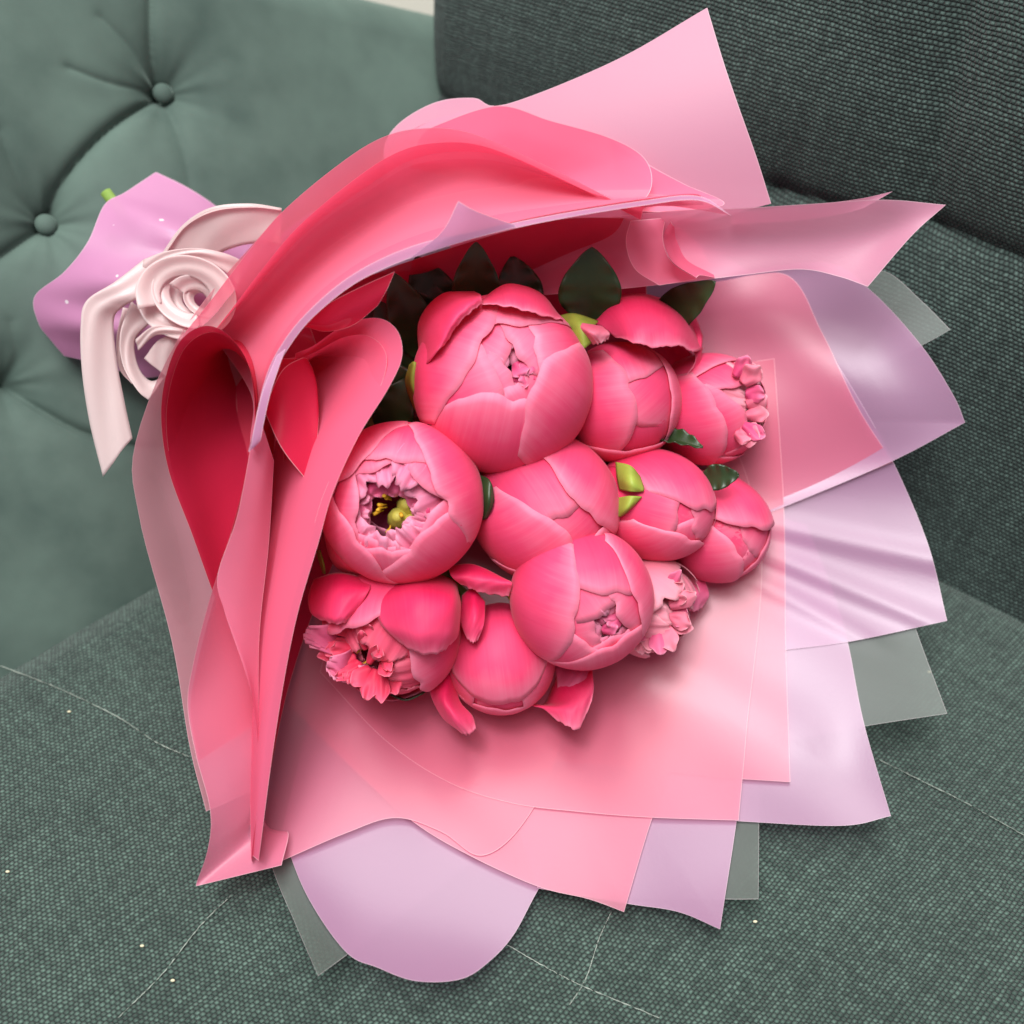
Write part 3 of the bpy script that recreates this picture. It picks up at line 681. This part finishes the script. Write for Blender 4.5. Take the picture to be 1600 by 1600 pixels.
def frill(parent, x, y, d, ang, L, wd, mat, seed, rise=.006):
    """small wavy inner petal: base at (x, y), pointing ang degrees (image, clockwise from right)"""
    r = np.random.default_rng(seed); ca, sa = math.cos(R(ang)), math.sin(R(ang))
    rows = []
    for v, wk in ((0, .45), (.4, .85), (.75, 1.0), (1.0, .62)):
        row = []
        for s_ in (-1, -.5, 0, .5, 1):
            u = s_ * wd * wk; l = L * v * (1 - .16 * s_ * s_ * v) + r.uniform(-.05, .05) * L * v
            row.append((x + ca * l - sa * u, y + sa * l + ca * u, d - rise * v ** 1.3 + r.uniform(-1, 1) * .0016 * v + .002 * s_ * s_ * (1 - v)))
        rows.append(row)
    G = spline_grid([[P(*q) for q in r_] for r_ in rows], 20, 18)
    return grid_obj('petal', G, M[mat], parent, thick=.00025)

STEM_END = (330, 470, .485)
def peony(px, py, d, rpx, axis, label, outer, rw=(24, 40), rr=None, open_=30, roll=0, long=1.08, seed=0, inmat='petal_inner', stamens=0, mid=4, ruffle=6, core=.80):
    c = P(px, py, d); rad = rpx / 1600 * d; fr = frame(axis, roll); a = fr[0]
    root = empty('peony', c - a * rad, label, 'peony', 'peonies in the bouquet')
    root['_c'] = 0; del root['_c']
    rng = random.Random(seed)
    # stem from the bud's base down into the sleeve
    e = P(STEM_END[0] + rng.uniform(-22, 22), STEM_END[1] + rng.uniform(-16, 16), STEM_END[2] + rng.uniform(-.005, .005))
    e2 = P(165, 300, .482) if seed == 1 else P(205 + rng.uniform(-50, 50), 420 + rng.uniform(-50, 45), .476)
    b = c - a * rad * .9; midp = (b * .55 + e * .45) + .5 * (-a) * .02
    tube('stem', [b, midp, e, e2], .0028, M['stem'], root, 8, 22)
    # inner heart of the bud
    for j in range(3):
        petal(root, c, rad * core, fr, j * 2.1 + .4, 5, 178 if open_ < 38 else 140, 75, inmat if open_ > 12 else 'petal', lift=-.02 * j, seed=seed * 31 + 90 + j, long=long)
    for j in range(ruffle):
        rk = rng.uniform(*rr) if rr else (.86 + .025 * (j % 3)) * (1 if open_ < 38 else .93)
        petal(root, c, rad * rk, fr, j * 2 * math.pi / max(1, ruffle) * (2.4 if rr else 1) + rng.uniform(-.2, .2), 40, 184 - open_ * (rng.uniform(.45, .95) if not rr else rk * .62), rng.uniform(*rw), inmat, lift=.01 * (j % 2),
              rag=.032, rip=.026 if not rr else .05, curl=-.10 * rng.random(), seed=seed * 31 + j, long=long * 1.04)
    for j in range(mid):
        petal(root, c, rad, fr, j * 2 * math.pi / max(1, mid) + .5 + rng.uniform(-.25, .25), 8, 184 - open_ * rng.uniform(.5, .85), rng.uniform(46, 58), 'petal', lift=-.075 + .018 * (j % 3), rag=.014, seed=seed * 31 + 20 + j, long=long)
    for j, o in enumerate(outer):
        o = dict(o); ph = R(o.pop('phi')); petal(root, c, rad, fr, ph, o.pop('t0', 4), o.pop('t1', 140), o.pop('w', 60), lift=o.pop('lift', -.02 + .02 * (j % 4)), seed=seed * 31 + 40 + j, long=long, **o)
    for j in range(stamens):
        an = rng.uniform(0, 6.28); rr = rad * rng.uniform(.12, .34)
        base = c + (math.cos(an) * fr[1] + math.sin(an) * fr[2]) * rr * .6 + a * rad * .40
        tip = c + (math.cos(an) * fr[1] + math.sin(an) * fr[2]) * rr + a * rad * rng.uniform(.52, .70)
        st = tube('stamen', [base, (base + tip) / 2 + cvec(rng.uniform(-1, 1), rng.uniform(-1, 1), 0) * .0006, tip], [.0003, .0003, .0005, .0009, .0007], M['stamen'], root, 6, 8)
    return root, c, rad, fr

# azimuth 0..360 runs round the axis; for an axis that faces the viewer: see frame()
F = {}
def ring(n, off, t1, w, jit=12, lifts=(.0, .025, .045), seed=0, **k):
    r = random.Random(seed); return [dict(phi=off + i * 360 / n + r.uniform(-jit, jit), t1=t1 + r.uniform(-8, 8), w=w + r.uniform(-5, 6), lift=lifts[i % len(lifts)], **k) for i in range(n)]

r1 = peony(785, 602, .425, 138, (.16, .10, 1), 'largest peony bud, tightly closed with folded petals at its centre', ring(6, 10, 162, 50, seed=1), open_=14, roll=.3, seed=1, long=.98)
F['a'] = r1[0]
patch(F['a'], [[(655, 560, .425), (655, 500, .43), (690, 460, .43), (740, 455, .43)], [(665, 570, .405), (672, 505, .408), (705, 465, .41), (750, 460, .412)], [(684, 548, .393), (702, 505, .391), (728, 475, .392), (752, 464, .397)], [(694, 540, .3945), (716, 506, .392), (740, 484, .393), (754, 474, .397)]], seed=2)
patch(F['a'], [[(752, 470, .432), (790, 445, .435), (840, 455, .437), (872, 490, .438)], [(752, 468, .412), (795, 447, .41), (845, 462, .414), (876, 496, .42)], [(754, 474, .396), (800, 480, .392), (845, 492, .397), (880, 500, .410)]], seed=3)
sepal_patch(F['a'], [[(640, 570, .42), (634, 600, .425), (650, 645, .43)], [(648, 565, .412), (645, 605, .414), (668, 650, .422)], [(655, 575, .418), (660, 610, .42), (672, 648, .428)]])
leafblade(F['a'], (745, 500, .44), (744, 378, .418), .0098, .002)
leafblade(F['a'], (665, 560, .45), (612, 425, .425), .0095, .002)
leafblade(F['a'], (690, 540, .458), (640, 450, .44), .0085, .003)

r2 = peony(628, 785, .415, 126, (-.10, -.10, 1), 'half open peony showing yellow stamens in its ragged hollow centre', ring(6, 35, 146, 52, seed=2, rag=.018), open_=40, roll=.8, seed=2, ruffle=11, mid=5, stamens=9, long=.97, core=.50, rw=(18, 34), rr=(.80, .95))
F['b'] = r2[0]
for dx, dy in ((22, -6), (28, 22), (8, 14)):
    tube('carpel', [P(618 + dx, 800 + dy, .412), P(616 + dx, 796 + dy, .403), P(612 + dx, 792 + dy, .396)], [.004, .0052, .0042, .0016], M['carpel'], F['b'], 10, 12)
patch(F['b'], [[(505, 830, .42), (520, 880, .425), (560, 905, .43)], [(512, 835, .41), (535, 880, .412), (580, 900, .418)], [(535, 860, .405), (560, 885, .406), (600, 895, .41)]], seed=4)
patch(F['b'], [[(700, 885, .425), (740, 882, .425), (790, 905, .423)], [(705, 900, .418), (745, 903, .415), (800, 912, .416)], [(720, 912, .42), (750, 925, .418), (795, 932, .42)]], seed=5)
sepal_patch(F['b'], [[(742, 740, .418), (765, 750, .412), (772, 780, .412)], [(748, 775, .416), (762, 782, .41), (768, 795, .412)], [(750, 808, .42), (755, 812, .416), (762, 808, .416)]], 'leaf')
sepal_patch(F['b'], [[(494, 860, .43), (500, 880, .428), (505, 895, .43)], [(500, 860, .426), (506, 882, .424), (508, 897, .428)]], 'sepal')

r3 = peony(612, 990, .430, 112, (-.42, -.62, .66), 'opened peony with loose frilly petals below the hollow one', [], open_=62, roll=.2, seed=3, ruffle=12, mid=3, stamens=6, long=.95, core=.45, rw=(22, 38), rr=(.55, .86), inmat='petal_salmon')
F['c'] = r3[0]
patch(F['c'], [[(575, 905, .43), (640, 890, .425), (705, 905, .428), (718, 930, .432)], [(582, 935, .41), (645, 930, .398), (705, 935, .402), (720, 950, .414)], [(595, 975, .402), (650, 985, .392), (700, 985, .396), (716, 990, .41)], [(625, 1005, .402), (660, 1022, .397), (690, 1018, .40), (704, 1005, .41)]], seed=6)
patch(F['c'], [[(490, 905, .425), (530, 895, .42), (580, 905, .42)], [(482, 930, .418), (528, 925, .406), (578, 920, .408)], [(485, 955, .414), (525, 962, .402), (562, 948, .406)], [(500, 968, .412), (530, 975, .404), (552, 962, .408)]], seed=7)
patch(F['c'], [[(722, 930, .43), (738, 920, .425), (758, 940, .424)], [(720, 970, .42), (740, 965, .414), (756, 975, .416)], [(728, 995, .418), (738, 1004, .415), (746, 1000, .417)]], seed=8)
for q, sd in [((545, 1010, .425, 470, 1000), 1), ((560, 1050, .425, 505, 1048), 2), ((575, 1075, .428, 548, 1062), 3)]:
    x, y, dd, x2, y2 = q
    patch(F['c'], [[(x, y - 45, dd), (x + 5, y - 10, dd + .004), (x + 20, y + 15, dd)], [((x + x2) / 2 + 8, (y + y2) / 2 - 30, dd - .010), ((x + x2) / 2 + 6, (y + y2) / 2, dd - .008), ((x + x2) / 2 + 14, (y + y2) / 2 + 18, dd - .008)], [(x2 + 12, y2 - 22, dd - .012), (x2 + 4, y2 - 4, dd - .012), (x2 + 16, y2 + 12, dd - .012)]], 'petal_inner', seed=20 + sd, rag=.0012)
sepal_patch(F['c'], [[(605, 1082, .435), (635, 1090, .44), (665, 1080, .436)], [(610, 1086, .43), (635, 1094, .43), (662, 1083, .432)]], 'leaf')

r4 = peony(850, 793, .438, 113, (.28, -.25, .9), 'closed peony bud in the middle of the bunch with pointed petal tips', [dict(phi=300, t1=170, w=55, lift=.01), dict(phi=170, t1=158, w=46, lift=.03, rag=.02), dict(phi=45, t1=176, w=60, lift=.04), dict(phi=100, t1=142, w=56, lift=.065), dict(phi=228, t1=164, w=58, lift=.075)], open_=-14, roll=0, seed=4, ruffle=3, long=1.10)
F['d'] = r4[0]
sepal_patch(F['d'], [[(890, 840, .425), (902, 832, .422), (915, 842, .424)], [(895, 848, .424), (905, 850, .421), (914, 854, .424)]])

r5 = peony(968, 628, .450, 92, (.10, -.12, 1), 'smooth closed peony bud under an arching hood petal', [dict(phi=285, t1=160, w=60, lift=.02), dict(phi=8, t1=182, w=62, lift=.04), dict(phi=185, t1=140, w=60, lift=.06), dict(phi=95, t1=132, w=60, lift=.07)], open_=-14, roll=0, seed=5, ruffle=2, long=1.18)
F['e'] = r5[0]
patch(F['e'], [[(925, 500, .452), (950, 470, .458), (1010, 460, .46), (1070, 490, .462), (1095, 540, .465)], [(930, 505, .435), (965, 475, .43), (1015, 470, .43), (1068, 500, .438), (1098, 545, .452)], [(955, 522, .428), (985, 512, .418), (1020, 505, .418), (1060, 515, .425), (1092, 548, .44)], [(960, 525, .427), (990, 535, .416), (1025, 543, .416), (1060, 540, .42), (1083, 550, .432)]], seed=9, nu=34, nv=30)
patch(F['e'], [[(1060, 480, .462), (1085, 495, .46), (1098, 525, .458)], [(1080, 510, .452), (1096, 530, .447), (1092, 570, .446)], [(1084, 545, .448), (1085, 570, .443), (1060, 600, .446)]], seed=10)
patch(F['e'], [[(985, 520, .46), (1040, 520, .475), (1090, 560, .465)], [(1010, 560, .47), (1045, 570, .475), (1080, 590, .462)], [(1030, 600, .465), (1045, 605, .465), (1060, 605, .458)]], seed=11)
sepal_patch(F['e'], [[(862, 498, .43), (895, 490, .424), (935, 502, .424)], [(880, 520, .424), (905, 510, .417), (925, 515, .418)], [(900, 548, .422), (912, 545, .417), (925, 535, .419)]])
patch(F['e'], [[(885, 500, .424), (912, 505, .417), (940, 510, .42)], [(905, 515, .418), (925, 520, .412), (952, 520, .416)], [(925, 538, .42), (938, 536, .415), (950, 530, .418)]], 'petal_pale', seed=12)
sepal_patch(F['e'], [[(1043, 625, .452), (1050, 640, .444), (1054, 660, .445)], [(1036, 655, .452), (1045, 670, .444), (1056, 682, .446)], [(1030, 680, .455), (1042, 686, .448), (1052, 690, .45)]])
leafblade(F['e'], (1022, 685, .446), (1098, 700, .434), .0042, .001, side=(.2, .5, .8), cup=.7)
leafblade(F['e'], (918, 500, .438), (925, 386, .420), .0128, .002)
leafblade(F['e'], (1030, 505, .455), (1118, 440, .424), .0082, .002)

r7 = peony(1105, 640, .462, 86, (.80, .02, .60), 'peony with a pale ragged mouth facing the lilac film edge', [dict(phi=20, t1=128, w=60, lift=.04), dict(phi=100, t1=120, w=58, lift=.02), dict(phi=180, t1=122, w=60, lift=.05), dict(phi=270, t1=126, w=62, lift=.03)], open_=46, roll=.1, seed=7, ruffle=10, mid=4, inmat='petal_pale', long=1.12, rw=(22, 36), rr=(.78, .97))
F['g'] = r7[0]
r8 = peony(1022, 788, .445, 84, (.62, -.30, .72), 'egg shaped peony bud with two broad green sepals', [dict(phi=180, t1=150, w=56, lift=.02), dict(phi=0, t1=150, w=56, lift=.03), dict(phi=270, t1=166, w=58, lift=.055), dict(phi=75, t1=164, w=60, lift=.075)], open_=-14, roll=0, seed=8, ruffle=2, long=1.22)
F['h'] = r8[0]
sepal_patch(F['h'], [[(962, 722, .432), (985, 728, .424), (1000, 745, .424)], [(964, 745, .428), (985, 752, .419), (1006, 765, .421)], [(968, 765, .428), (985, 768, .42), (1000, 768, .421)]])
sepal_patch(F['h'], [[(966, 778, .428), (985, 775, .42), (1003, 776, .421)], [(962, 795, .428), (978, 795, .42), (990, 790, .422)], [(955, 808, .432), (968, 807, .425), (978, 802, .426)]])
leafblade(F['h'], (1098, 748, .438), (1155, 742, .428), .0052, .001)
r9 = peony(1110, 822, .462, 82, (.55, -.35, .70), 'peony bud with separating petals tucked behind the egg shaped bud', [dict(phi=15, t1=160, w=58, lift=.05, flare=.04), dict(phi=130, t1=172, w=60, lift=.02), dict(phi=250, t1=158, w=60, lift=.05, flare=.06)], open_=-6, roll=.4, seed=9, ruffle=3, long=1.2)
F['i'] = r9[0]
r10 = peony(908, 935, .425, 110, (.34, -.28, .88), 'peony bud with a small dark gap between petals at its tip', ring(5, 50, 160, 56, seed=10), open_=18, roll=.1, seed=10, ruffle=6, mid=4, long=1.02)
F['j'] = r10[0]
sepal_patch(F['j'], [[(785, 925, .43), (795, 935, .424), (800, 948, .425)], [(790, 918, .428), (799, 928, .422), (802, 940, .424)]])
r11 = peony(782, 1030, .442, 84, (.05, -.30, .95), 'lowest peony bud with two loose petals spread on the film', [dict(phi=0, t1=150, w=60, lift=.02), dict(phi=180, t1=160, w=60, lift=.045), dict(phi=85, t1=146, w=62, lift=.03), dict(phi=278, t1=205, w=60, lift=.07)], open_=-14, roll=0, seed=11, ruffle=2, long=1.05)
F['k'] = r11[0]
patch(F['k'], [[(680, 1050, .44), (700, 1045, .435), (712, 1060, .438)], [(672, 1080, .434), (695, 1090, .424), (718, 1095, .432)], [(690, 1120, .430), (712, 1122, .421), (738, 1118, .430)], [(718, 1143, .428), (732, 1148, .425), (744, 1138, .428)]], seed=14)
patch(F['k'], [[(820, 1095, .445), (850, 1100, .45), (880, 1040, .45), (925, 1035, .448)], [(830, 1102, .438), (870, 1100, .436), (895, 1075, .436), (926, 1055, .436)], [(850, 1108, .434), (880, 1108, .428), (905, 1100, .428), (928, 1075, .432)], [(870, 1125, .430), (888, 1135, .426), (905, 1138, .427), (925, 1095, .430)]], seed=15)
patch(F['k'], [[(862, 1025, .448), (895, 1020, .446), (925, 1038, .444)], [(870, 1060, .446), (895, 1060, .438), (918, 1060, .436)], [(872, 1085, .444), (890, 1085, .438), (905, 1072, .436)]], 'petal_inner', seed=16)
r12 = peony(1022, 950, .446, 78, (.75, -.45, .5), 'pale blown peony with thin frilly petals under the gapped bud', [dict(phi=40, t1=120, w=50, lift=.05, mat='petal_pale', rag=.05), dict(phi=200, t1=120, w=50, lift=.05, mat='petal_pale', rag=.05), dict(phi=300, t1=125, w=48, lift=.07, mat='petal_pale', rag=.05)], open_=66, roll=.3, seed=12, ruffle=7, mid=0, inmat='petal_pale', stamens=3, long=.95, core=.5, rw=(30, 44), rr=(.66, .90))
F['l'] = r12[0]
patch(F['l'], [[(1050, 900, .46), (1075, 890, .46), (1100, 905, .46)], [(1055, 925, .455), (1082, 922, .45), (1108, 930, .455)], [(1060, 950, .456), (1085, 955, .453), (1098, 948, .456)]], 'petal_inner', seed=17)
# frilly inner petals round the open mouths
rng = random.Random(77)
for k in range(16):
    an = 80 + k * 160 / 15; q = R(an); fx, fy = math.cos(q), math.sin(q)
    frill(F['c'], 596 + fx * 44, 1012 + fy * 34, .414 + .004 * rng.random() + .004 * max(0, -fx), an + rng.uniform(-28, 28), rng.uniform(34, 66), rng.uniform(9, 17), 'petal_salmon', 300 + k, .004)
for k in range(8):
    frill(F['c'], 600 + rng.uniform(-32, 34), 1016 + rng.uniform(-22, 22), .412, rng.uniform(40, 320), rng.uniform(22, 36), rng.uniform(8, 14), 'petal_salmon', 330 + k, .008)
for k in range(13):
    an = -45 + k * 165 / 12; q = R(an); fx, fy = math.cos(q), math.sin(q)
    frill(F['l'], 1016 + fx * 30, 950 + fy * 30, .428 + .006 * rng.random(), an + rng.uniform(-25, 25), rng.uniform(28, 50), rng.uniform(9, 18), 'petal_pale' if k % 4 else 'petal_inner', 350 + k, .004)
for k in range(9):
    an = -95 + k * 190 / 8; q = R(an); fx, fy = math.cos(q), math.sin(q)
    frill(F['g'], 1150 + fx * 16, 632 + fy * 44, .437 + .004 * rng.random(), an * .5 + rng.uniform(-25, 25), rng.uniform(26, 42), rng.uniform(13, 21), 'petal_pale' if k % 3 else 'petal_inner', 380 + k, .003)
for k in range(9):
    an = 150 + k * 200 / 8; q = R(an); fx, fy = math.cos(q), math.sin(q)
    frill(F['b'], 610 + fx * 62, 805 + fy * 56, .391, an + 180 + rng.uniform(-20, 20), rng.uniform(20, 34), rng.uniform(14, 24), 'petal_inner', 400 + k, -.004)
for k, (x, y, an) in enumerate([(806, 566, 60), (830, 560, 110), (836, 590, 170), (802, 592, 10)]):
    frill(F['a'], x, y, .3925, an, 26, 15, 'petal_inner', 420 + k, .0015)
for k, (x, y, an) in enumerate([(930, 952, 60), (955, 948, 100), (972, 965, 150), (940, 985, -20)]):
    frill(F['j'], x, y, .402, an, 26, 13, 'petal_inner', 430 + k, .001)
# dark foliage that fills the pocket behind the blooms
for b_, t_, w_ in [((650, 600, .455), (590, 470, .44), .011), ((640, 640, .452), (585, 560, .445), .010), ((700, 520, .458), (650, 400, .445), .011), ((640, 560, .46), (560, 480, .45), .011),
                   ((690, 560, .46), (670, 440, .448), .012), ((600, 680, .45), (640, 590, .44), .009), ((820, 500, .455), (800, 400, .45), .010)]:
    leafblade(F['a'], b_, t_, w_, .002)
leafblade(F['b'], (560, 720, .44), (540, 640, .43), .008, .002)
for k in F: adopt(F[k])
